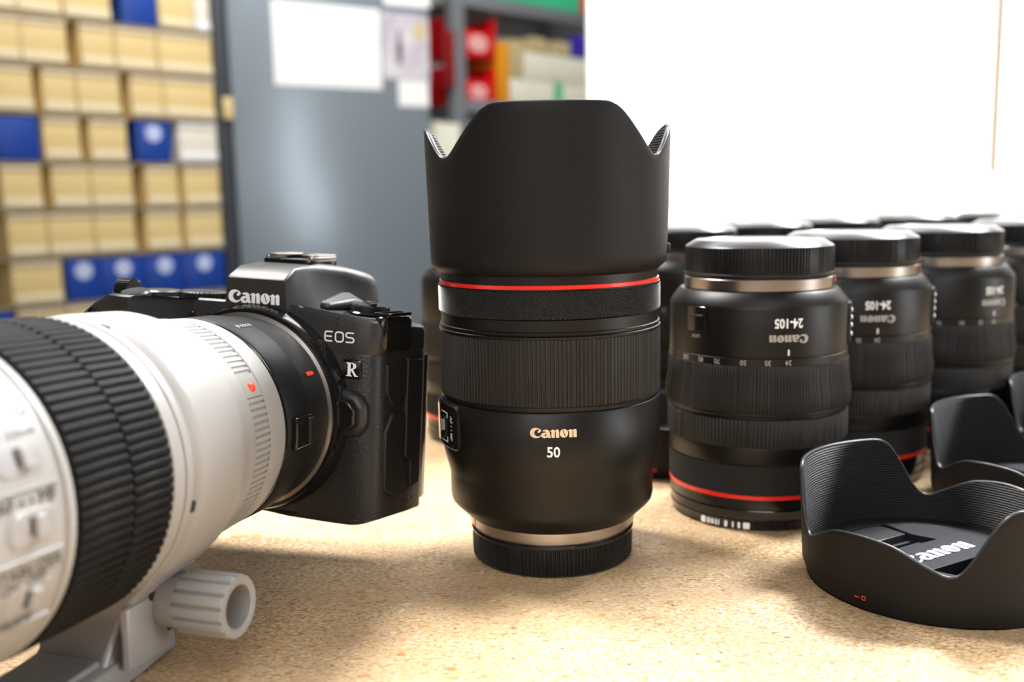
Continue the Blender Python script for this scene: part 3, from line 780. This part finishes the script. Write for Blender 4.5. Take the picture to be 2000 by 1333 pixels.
gl = MB().lathe([(3.6, 0), (3.6, 1.6), (2.6, 2.2), (2.2, .6), (.2, .5)], 40, M=Matrix.Translation((-62.0, -5.6, 31.0)) @ Matrix.Rotation(R(68), 4, 'X') @ Matrix.Rotation(R(-14), 4, 'Y'))
gl_o = Bm(gl, 'grip_strap_lug', 'gloss_black', sharp=40)

# --- mount collar, adapter
def ring(name, prof, m, n=160, rad=None, parent=rig, sharp=35):
    return MB().lathe(prof, n, rad=rad, M=LM).build(name, m, parent, sharp=sharp)
ring('body_mount', [(39.5, -9), (38.8, -5), (38.2, -2.5), (37.6, -1.2), (36.2, -.9), (34.6, -.9)], 'gloss_black')
ring('mount_flange', [(34.2, -.6), (36.3, -.6), (36.3, -.1), (34.4, .3)], 'silver')
ad = ring('mount_adapter', [(34.4, .3), (35.0, .7), (35.2, 13.6), (35.5, 14.2), (35.4, 15.2), (36.4, 16.4), (36.6, 29.6), (36.1, 30.4), (35.5, 30.6)], 'adapter_black')
lv = MB(); wrap_plate(lv, 35.5, 38.6, -11.5, 5.5, 17.6, 28.6, 1.2, edge=.5, M=LM); lvo = lv.build('release_lever', 'gloss_black', ad)
lv = MB(); wrap_plate(lv, 38.4, 39.6, -9.5, 4.0, 18.4, 21.6, .6, edge=.4, n=6, M=LM); lv.build('lever_ridge', 'cap_plastic', lvo)
ti = MB(); wrap_plate(ti, 35.0, 35.5, 25.2, 27.6, 4.8, 9.0, .6, edge=.1, n=3, M=LM); ti.build('alignment_mark', 'red_paint', ad)
lettering('adapter_lettering', on_cyl(text('EF-EOS R', 2.2, .01), 36.85, 66, 22, rot=-90, M=LM), 'dim_lettering', ad)
# --- lens
ring('lens_mount_skirt', [(35.4, 30.4), (36.2, 30.7), (36.5, 31.3), (36.4, 32.2), (36.0, 32.6)], 'gloss_black')
def rear_ribs(a, i):
    d = math.degrees(a) % 360
    if 21.5 < d < 33: return .0
    return ribs(112, .6, .55)(a, i) if 1 <= i <= 2 else 0
lr = ring('rear_barrel', [(35.4, 32.2), (36.3, 32.5), (36.7, 33.6), (37.0, 42.0), (36.7, 42.2), (36.7, 42.7), (37.0, 43.0)], 'lens_white')
ring('rear_grip_band', [(36.7, 42.9), (37.3, 43.3), (37.7, 51.8), (37.6, 52.2)], 'lens_white', 112*8, rear_ribs, sharp=40)
ring('middle_barrel', [(37.55, 52.1), (38.2, 56.5), (38.8, 60.6), (40.3, 62.4), (40.9, 63.6), (41.4, 66), (41.9, 84.0), (41.7, 85.4), (40.6, 86.8), (40.0, 88.2)], 'lens_white')
ring('collar_groove', [(40.0, 88.0), (39.6, 88.5), (39.6, 89.3), (40.6, 89.6)], 'lens_white')
ring('collar_lip', [(40.6, 89.4), (41.6, 89.9), (41.6, 92.6), (41.0, 92.8), (41.0, 93.3), (41.6, 93.5), (41.5, 97.9), (40.6, 98.6)], 'lens_white')
cn = MB()
for a in (-15.2, 71.9, 164.8, 251.9): wrap_plate(cn, 40.2, 41.25, a-2.2, a+2.2, 87.0, 88.9, .3, edge=.1, n=3, M=LM)
cn.build('collar_index', 'dark_slot', rig)
rd = MB().lathe([(1.75, -.4), (1.7, .3), (1.1, .8), (.2, .95)], 24, cap1=True, M=LM @ Matrix.Rotation(R(26.7), 4, 'Z') @ Matrix.Translation((0, -37.4, 47.4)) @ Matrix.Rotation(R(90), 4, 'X'))
rd.build('mount_dot', 'red_paint', rig)
def zr(n0, off):
    def f(a, i):
        t = (a*n0/(2*math.pi)+off) % 1.0
        return -.9*math.exp(-((t-.5)/.16)**2) if 1 <= i <= 2 else -.5
    return f
zo = ring('zoom_ring', [(41.2, 98.6), (42.3, 99.4), (42.5, 114.6), (42.0, 114.9)], 'zoom_rubber', 100*12, zr(100, 0), sharp=60)
ring('zoom_ring_front_rubber', [(42.0, 114.95), (42.55, 115.3), (42.6, 133.4), (41.3, 134.2)], 'zoom_rubber', 100*12, zr(100, .5), parent=zo, sharp=60)
ring('zoom_ring_core', [(41.0, 98.2), (41.1, 134.6)], 'dark_gap', parent=zo)
ring('front_barrel', [(40.8, 134.3), (42.0, 134.9), (42.3, 136.0), (42.2, 137.2), (41.6, 137.8), (41.5, 139.0), (42.0, 139.3), (42.0, 168), (42.3, 172), (42.3, 176)], 'lens_white')
ring('focus_ring', [(41.2, 175.8), (42.6, 176.4), (42.6, 200), (41.2, 201)], 'rubber_black', 100*6, zr(100, 0))
ring('front_rim', [(41.6, 200.6), (42.4, 201.2), (42.4, 212), (41.6, 213), (39, 213), (38.5, 208)], 'lens_white')
MB().lathe([(38.6, 208), (30, 209.5), (15, 211), (.4, 211.6)], 64, cap1=True, M=LM).build('front_element', 'glass', rig)
sp = MB(); wrap_plate(sp, 41.6, 43.2, -34, 38, 140.2, 166, 3.0, edge=.6, n=30, M=LM); po = sp.build('switch_panel', 'lens_white', rig)
for th, wd in ((21.5, 'slot'), (1.6, 'slot'), (-20.5, 'slot')):
    sl = MB(); wrap_plate(sl, 43.0, 43.5, th-5.2, th+5.2, 141.8, 156.5, 3.4, edge=.2, n=8, M=LM); o_ = sl.build('switch_slot', 'lens_white', po)
    sl = MB(); wrap_plate(sl, 43.3, 43.6, th-4.2, th+4.2, 142.8, 146.2, 1.6, edge=.1, n=5, M=LM); wrap_plate(sl, 43.3, 43.6, th-4.2, th+4.2, 150.6, 155.5, 1.6, edge=.1, n=5, M=LM); sl.build('slot_recess', 'metal_grey_paint', o_)
    sl = MB(); wrap_plate(sl, 43.3, 44.9, th-3.4, th+3.4, 146.4, 149.4, .6, edge=.3, n=5, M=LM); sl.build('slide_switch', 'lens_white', o_)
    sl = MB(); wrap_plate(sl, 43.4, 43.7, th-2.4, th+3.0, 149.6, 150.3, .2, edge=.05, n=3, M=LM); sl.build('switch_index', 'dark_slot', o_)
# lettering runs along the barrel: its x axis towards the body
for s_txt, size, th, ss in (('AF • • MF', 4.4, 9.3, 150.0), ('STABILIZER', 3.9, -10.8, 150.5), ('ON  OFF', 3.3, -14.6, 151.5), ('MODE', 3.5, -27.5, 151), ('1.2m-\u221e  2.5m-\u221e', 2.6, 29.0, 151)):
    lettering('switch_lettering', on_cyl(text(s_txt, size, .0), 43.5, th, ss, rot=-90, M=LM), 'grey_lettering', po)
rg = MB()
for th in (-7.0, -29.5, 12.6): wrap_plate(rg, 43.0, 43.9, th-.5, th+.5, 140.6, 165, .3, edge=.2, n=3, M=LM)
rg.build('panel_ridge', 'lens_white', po)
lettering('scale_symbol', on_cyl(fill([arc(0, 0, 1.5, 1.5, 24), arc(0, 0, 1.0, 1.0, 24)]), 43.4, 36.0, 142.6, M=LM), 'grey_lettering', po)

# --- tripod foot
def tz(y):                                   # local height of the bench top below the lens axis at local y (lens frame)
    # world z = Fz + K*(y * -u.z + z*up.z) = 0
    return (-(Fz/K)+y*u_.z)/up_.z
ft = MB()
def foot_sec(y, hw, h, zt=None):
    zb = tz(y)+.15; z1 = zb+h if zt is None else zt
    return [(-hw+1.2, y, zb), (hw-1.2, y, zb), (hw, y, zb+1.2), (hw-.6, y, z1-1), (hw-3, y, z1), (-hw+3, y, z1), (-hw+.6, y, z1-1), (-hw, y, zb+1.2)]
ft.loft([foot_sec(-59.5, 10, 7), foot_sec(-61.5, 12.2, 9), foot_sec(-80, 14, 9.5), foot_sec(-96, 15, 9.0), foot_sec(-150, 15, 8.6), foot_sec(-158, 14, 8)])
fo = ft.build('tripod_foot', 'metal_grey_paint', rig, sharp=50, bevel=.6)
st = MB()
def stem_sec(z, hw, y0, y1): return [(-hw, y0, z), (hw, y0, z), (hw, y1, z), (-hw, y1, z)]
st.loft([stem_sec(tz(-80)+7, 13.0, -96, -61), stem_sec(-56, 12.2, -93, -62), stem_sec(-48, 13.5, -89, -63), stem_sec(-41, 17.5, -87.5, -64), stem_sec(-34, 24, -87, -64.5)])
st.build('foot_stem', 'metal_grey_paint', fo, bevel=1.4)
sg = MB()                                    # sloping web towards the front of the foot
sg.loft([[(-11, -94, -56), (11, -94, -56), (11, -94, tz(-94)+8), (-11, -94, tz(-94)+8)], [(-10, -118, tz(-118)+9.6), (10, -118, tz(-118)+9.6), (10, -118, tz(-118)+8), (-10, -118, tz(-118)+8)]])
sg.build('foot_web', 'metal_grey_paint', fo, bevel=.8)
rec = MB().lathe([(8.6, 0), (8.6, .5), (8.1, .9), (7.6, .5), (7.3, .1)], 48, M=Matrix.Translation((1, -128, tz(-128)+8.9)) @ Matrix.Rotation(R(-2.6), 4, 'X'))
rec.build('screw_recess', 'dark_slot', fo)
st = MB().box((16.5, -81, -51), (3.2, 19, 19), 1.6); st.build('clamp_plate', 'metal_grey_paint', fo)
KM = Matrix.Translation((0, -71, -45.2)) @ Matrix.Rotation(R(90), 4, 'Y')
kb = MB(); kb.lathe([(8.3, 13), (8.3, 24.5)], 64, M=KM)
def kr(a, i):
    t = (a*14/(2*math.pi)) % 1.0
    return -.9*math.exp(-((t-.5)/.13)**2) if i < 3 else 0
kb.lathe([(8.3, 24.3), (9.5, 25.2), (9.6, 41.2), (9.1, 41.9), (8.8, 42.1)], 14*16, rad=kr, M=KM)
kb.lathe([(8.9, 42.1), (6.9, 42.1), (6.5, 41.8), (6.2, 30), (.3, 29.5)], 64, M=KM)
kb.build('lock_knob', 'lens_white', rig, sharp=40)
kb = MB().lathe([(8.9, 16.6), (9.6, 17.2), (9.6, 17.9), (8.3, 18.1)], 64, M=KM); kb.build('knob_washer', 'dark_slot', rig)

# ------------------------------------------------------------------ lit white panels at the back of the bench
def light_panel(x0, x1, lab):
    g = empty('light_panel', ((x0+x1)/2, 1042, 0)); w_ = x1-x0
    tag(g, lab, 'light panel')
    MB().box((0, 14, 250), (w_, 24, 498), 2).build('panel_back', 'panel_frame', g)
    MB().box((0, -4, 250), (w_-3, 12, 496), 1.5).build('light_diffuser', 'diffuser', g)
    for sx in (-1, 1): MB().box((sx*(w_/2-60), 22, 3), (30, 60, 6), 1).build('foot', 'panel_frame', g)
light_panel(82, 490, 'large glowing white light panel behind the lenses, left of the thin brown pole')
light_panel(497, 905, 'glowing white light panel right of the thin brown pole')
pg = MB().lathe([(3, .2), (3, 498)], 16, cap0=True, cap1=True, M=Matrix.Translation((493.5, 1030, 0))).build('wooden_pole', 'pole_wood')
tag(pg, 'thin brown pole in the seam between the two glowing white panels', 'pole')
# curved white paper in front of the panel, cut slanting at its right end
sw = MB(); secs = []
nx = 24
for i in range(15):
    t_ = i/14
    if t_ < .5: y_ = 958+ t_*2*32; z_ = .6+0*t_
    else:
        a = (t_-.5)*math.pi; y_ = 990+26*math.sin(a); z_ = .6+ (1-math.cos(a))*20
    secs.append((y_, z_))
secs += [(1017, 60), (1018.5, 90), (1020, 118), (1021, 134), (1022, 146)]
P = []
for (y_, z_) in secs:
    xr = 452-(z_-100)*.85 if z_ > 100 else 452
    for k in range(nx+1): P.append((100+(xr-100)*k/nx, y_, z_))
F_ = [(i*(nx+1)+k, i*(nx+1)+k+1, (i+1)*(nx+1)+k+1, (i+1)*(nx+1)+k) for i in range(len(secs)-1) for k in range(nx)]
sw.add(P, F_); so = sw.build('paper_sweep', 'sweep_paper'); so.modifiers.new('thick', 'SOLIDIFY').thickness = .0004
tag(so, 'curved sheet of white paper standing low in front of the glowing panel', 'paper')

wc = MB(); wc.box((0, 0, 82), (260, 1.2, 163), .4); wco = wc.build('white_card', 'card_paper')
wco.location = (.592, 1.024, .0006)
tag(wco, 'white card standing in front of the right glowing panel at the pole foot', 'card')
# ------------------------------------------------------------------ shelf of yellow and blue boxes (left background)
def frame(P0, ang):
    d = Vector((math.sin(R(ang)), math.cos(R(ang)), 0)); nn = Vector((-d.y, d.x, 0))     # nn points away from the camera
    return Matrix(((d.x, nn.x, 0, P0[0]), (d.y, nn.y, 0, P0[1]), (d.z, nn.z, 1, 0), (0, 0, 0, 1)))
FS = frame((-700, 2400), 44)
rotS = -(44-90)                               # local X along the shelf front
def at(Fm, u, v=0, z=0): p = Fm @ Vector((u, v, z)); return (p.x, p.y, p.z)
rk = empty('storage_rack', at(FS, -300, 0, -900), 46)
tag(rk, 'dark steel rack filled with rows of pale yellow and blue boxes at the left', 'shelving')
# local frame of the rack: x along the front, y away from the camera, z up from the floor
for (x, y) in ((-560, 15), (-560, 330), (340, 15), (340, 330)):
    MB().box((x, y, 850), (30, 30, 1700), 2).build('upright', 'rack_dark', rk)
for z in range(-860, 800, 100):
    zz = z+0
    MB().box((-110, 175, zz+900-4+0), (874, 330, 4), .6).build('shelf', 'shelf_board', rk)
def bin_box(name, x0, x1, zr_, color, band=None, sticker=False, depth=250, h=93, back=0):
    g = empty(name, at(FS, (x0+x1)/2, 12+back, zr_), 46); w_ = x1-x0-1.5
    t_ = 1.6; b_ = MB()
    b_.box((0, depth/2, 1.0), (w_, depth, 2), .4); b_.box((0, depth-1, h/2), (w_, 2, h), .4)
    for sx in (-1, 1): b_.box((sx*(w_/2-1), depth/2, h/2), (2, depth, h), .4)
    b_.box((0, 1.5, h/2-2), (w_, 3, h-4), .8)
    b_.build('box_body', color, g)
    if band:
        l = MB().box((0, 3-6, 13), (w_-2, 3, 20), 1); l.build('front_band', band, g)
        l = MB().box((0, -2, h-8), (w_-2, 3, 9), 1); l.build('front_rim', band, g)
    if sticker:
        MB().lathe([(19, 0), (18.5, .6)], 32, cap1=True, M=Matrix.Translation((0, -.1, h-29)) @ Matrix.Rotation(R(90), 4, 'X')).build('round_sticker', 'sticker_white', g)
    return g
rows = [ # z of the shelf, [(u0, u1, colour)]
    (540, [(-500, -414, 'y'), (-414, -322, 'y'), (-318, -216, 'y'), (-187, -108, 'b'), (-105, -20, 'y'), (-17, 20, 'p')]),
    (440, [(-505, -412, 'y'), (-412, -316, 'y'), (-286, -214, 'y'), (-212, -116, 'y'), (-113, -14, 'y')]),
    (340, [(-555, -482, 'y'), (-474, -394, 'y'), (-372, -306, 'y'), (-304, -208, 'y'), (-180, -108, 'y'), (-106, -4, 'y')]),
    (240, [(-555, -484, 'y'), (-471, -390, 'b'), (-378, -304, 'y'), (-280, -200, 'y'), (-173, -96, 'B'), (-74, 14, 'p')]),
    (140, [(-474, -392, 'y'), (-368, -290, 'y'), (-288, -194, 'y'), (-160, -86, 'y'), (-66, 20, 'y')]),
    (40, [(-470, -390, 'y'), (-388, -290, 'y'), (-288, -196, 'y'), (-166, -86, 'y'), (-68, 20, 'y')]),
    (-60, [(-470, -366, 'y'), (-352, -282, 'B'), (-281, -178, 'B'), (-177, -84, 'B'), (-83, 18, 'B')]),
    (-160, [(-560, -472, 'b'), (-462, -366, 'y'), (-364, -270, 'y'), (-268, -174, 'y'), (-172, -84, 'y'), (-82, 16, 'y')]),
    (-260, [(-470, -366, 'y'), (-352, -262, 'y'), (-261, -168, 'y'), (-167, -78, 'y'), (-76, 18, 'y')])]
onum = ['leftmost', 'second from the left', 'third from the left', 'fourth from the left', 'fifth from the left', 'sixth from the left']
rname = ['top', 'second', 'third', 'fourth', 'fifth', 'sixth', 'seventh', 'eighth', 'ninth']
cn_ = {'y': 'pale yellow', 'p': 'cream', 'b': 'plain blue', 'B': 'blue'}
for ri, (z, cols) in enumerate(rows):
    for ci, (u0, u1, c) in enumerate(cols):
        u0 -= 4 if ci and u0-cols[ci-1][1] > 8 else 0; u1 = 22 if ci == len(cols)-1 else u1
        g = bin_box('storage_box', u0, u1, z, {'y': 'bin_yellow', 'p': 'bin_pale', 'b': 'bin_blue', 'B': 'bin_blue'}[c], {'y': 'bin_yellow_band', 'p': 'paper'}.get(c), c == 'B')
        st_ = ' with a pale round sticker' if c == 'B' else ''
        tag(g, f'{cn_[c]} storage box{st_}, {onum[ci]}, {rname[ri]} rack row', 'box', 'storage boxes in the rack at the left')
# yellow tag hanging on the rack post
yt = MB().box((0, 0, 25), (26, 3, 50), 1).build('shelf_tag', 'bin_yellow'); yt.location = Vector(at(FS, 44, -9, 342))*S; yt.rotation_euler = (0, 0, R(46))
tag(yt, 'small yellow tag on the right post of the yellow box rack', 'tag')

# ------------------------------------------------------------------ grey steel cabinet with papers
FC = frame((-690, 2500), 57)
cb = empty('steel_cabinet', at(FC, 284, 0, -900), 33)
tag(cb, 'tall glossy grey steel cabinet with white papers stuck on it', 'cabinet')
MB().box((0, 225, 965), (562, 450, 1930), 3).build('cabinet_body', 'cabinet_steel', cb)
dr = MB().box((0, -9, 960), (548, 18, 1890), 5).build('cabinet_door', 'cabinet_steel', cb)
MB().box((-248, -22, 760), (12, 12, 120), 3).build('door_handle', 'rack_steel', dr)
def sheet(name, u0, u1, z0, z1, m, lab, cat='paper'):
    g = empty(name, at(FC, (u0+u1)/2, -19, z0), 33); tag(g, lab, cat)
    MB().box((0, 0, (z1-z0)/2), (u1-u0, .6, z1-z0), 0).build('sheet', m, g); return g
g = sheet('notice', 122, 416, 433, 637, 'paper', 'large white printed notice on the grey cabinet, the biggest sheet')
pr = MB()
pr.box((10, -.5, 178), (150, .3, 12))
for k in range(8): pr.box((0, -.5, 150-k*15), (200 - (k % 3)*22, .3, 2.2))
pr.build('printed_text', 'print_grey', g)
g = sheet('photo_print', 422, 560, 462, 633, 'paper_print', 'colour print with a dark upright figure, right of the large notice')
pr = MB(); pr.loft([[(-24, -.6, 38), (-14, -.6, 38), (-14, -.4, 38), (-24, -.4, 38)], [(-29, -.6, 80), (-11, -.6, 80), (-11, -.4, 80), (-29, -.4, 80)], [(-22, -.6, 128), (-16, -.6, 128), (-16, -.4, 128), (-22, -.4, 128)]])
pr.build('printed_figure', 'print_ink', g)
pr = MB().box((42, -.6, 128), (34, .3, 44)).build('printed_patch', 'box_tan', g)
sheet('note', 464, 556, 392, 460, 'paper', 'small blank white note below the colour print on the cabinet')
sheet('notice', 430, 566, 652, 760, 'paper', 'pale sheet at the very top of the cabinet, mostly out of view')

# ------------------------------------------------------------------ steel rack with red bins further back
FR = frame((-185, 3000), 44)
r2 = empty('storage_rack', at(FR, 400, 0, -900), 46)
tag(r2, 'grey steel rack with red bins and cream boxes behind the tall lens', 'shelving')
for (x, y) in ((-332, 18), (-332, 420), (520, 18), (520, 420)):
    MB().box((x, y, 850), (46, 40, 1700), 2).build('upright', 'rack_steel', r2)
for z in (712, 405, 100, -250, -600):
    MB().box((94, 219, z+900+14), (806, 420, 8), .6).build('shelf', 'rack_steel', r2)
    MB().box((94, 4, z+900+14), (812, 8, 38), 2).build('shelf_beam', 'rack_steel', r2)
def crate(name, u0, u1, z0, h, color, lab, cat, v=15, depth=200, open_top=True, extra=None):
    g = empty(name, at(FR, (u0+u1)/2, v, z0), 46); w_ = u1-u0; tag(g, lab, cat)
    b_ = MB()
    b_.box((0, depth/2, 1.5), (w_, depth, 3), .8)
    for sx in (-1, 1): b_.box((sx*(w_/2-1.5), depth/2, h/2), (3, depth, h), 1)
    b_.box((0, depth-1.5, h/2), (w_, 3, h), 1); b_.box((0, 1.5, h*(.32 if open_top else .5)), (w_, 3, h*(.64 if open_top else 1)), 1)
    if not open_top: b_.box((0, depth/2, h-1.5), (w_, depth, 3), .8)
    b_.build('bin_body', color, g)
    if extra: MB().lathe([(extra, 0), (extra-1, 1.2)], 32, cap1=True, M=Matrix.Translation((-4, -.2, h*.34)) @ Matrix.Rotation(R(90), 4, 'X') @ Matrix.Scale(.62, 4, (0, 1, 0))).build('bin_label', 'bin_red_pale', g)
    return g
crate('parts_bin', 92, 234, 566, 122, 'bin_red', 'bright red open bin with a pale label, upper one on the steel rack', 'bin', extra=42)
crate('parts_bin', 92, 232, 424, 118, 'bin_red', 'bright red open bin with a pale label, lower one on the steel rack', 'bin', extra=36)
crate('parts_bin', 238, 292, 424, 196, 'bin_orange', 'narrow orange bin between the red bins and the cream boxes', 'bin', open_top=False)
crate('carton', 296, 400, 424, 92, 'box_cream', 'cream carton right of the orange bin, bottom left of its pile', 'box', open_top=False)
crate('carton', 402, 506, 424, 92, 'box_cream', 'cream carton left of the green roll', 'box', open_top=False)
crate('carton', 548, 690, 424, 92, 'box_cream', 'cream carton at the bottom, nearest the glowing panel', 'box', open_top=False)
crate('carton', 360, 500, 518, 84, 'box_cream', 'cream carton in the upper layer above the green roll', 'box', open_top=False)
crate('carton', 502, 690, 518, 84, 'box_cream', 'wide cream carton in the upper layer nearest the glowing panel', 'box', open_top=False)
crate('carton', 296, 356, 518, 116, 'box_tan', 'tan carton standing beside the orange bin', 'box', open_top=False)
crate('carton', 400, 470, 604, 46, 'box_tan', 'small tan carton on top of the upper cream cartons', 'box', open_top=False)
crate('carton', 520, 590, 604, 46, 'box_tan', 'small tan carton on top of the wide cream carton', 'box', open_top=False)
crate('carton', 618, 690, 604, 70, 'box_violet', 'violet box on top at the edge of the glowing panel', 'box', open_top=False)
crate('tape_roll_box', 510, 545, 424, 90, 'green_tape', 'narrow green box between the cream cartons', 'box', open_top=False)
for k, (c_, wd) in enumerate((('box_tan', 'bottom'), ('box_tan', 'middle'), ('box_cream', 'top'))):
    crate('carton', -72, 32, -900+k*421, 420, c_, f'tall narrow carton beside the steel cabinet, {wd} one of the stack', 'box', v=-30, depth=110, open_top=False)
crate('carton', 430, 640, 731, 120, 'green_tape', 'green carton on the top rack shelf', 'box', open_top=False)
crate('carton', 642, 720, 731, 120, 'bin_red', 'red carton on the top rack shelf', 'box', open_top=False)
MB().box((-376, 0, 1450), (44, 4, 160), 1).build('hanging_card', 'dark_red_card', r2)
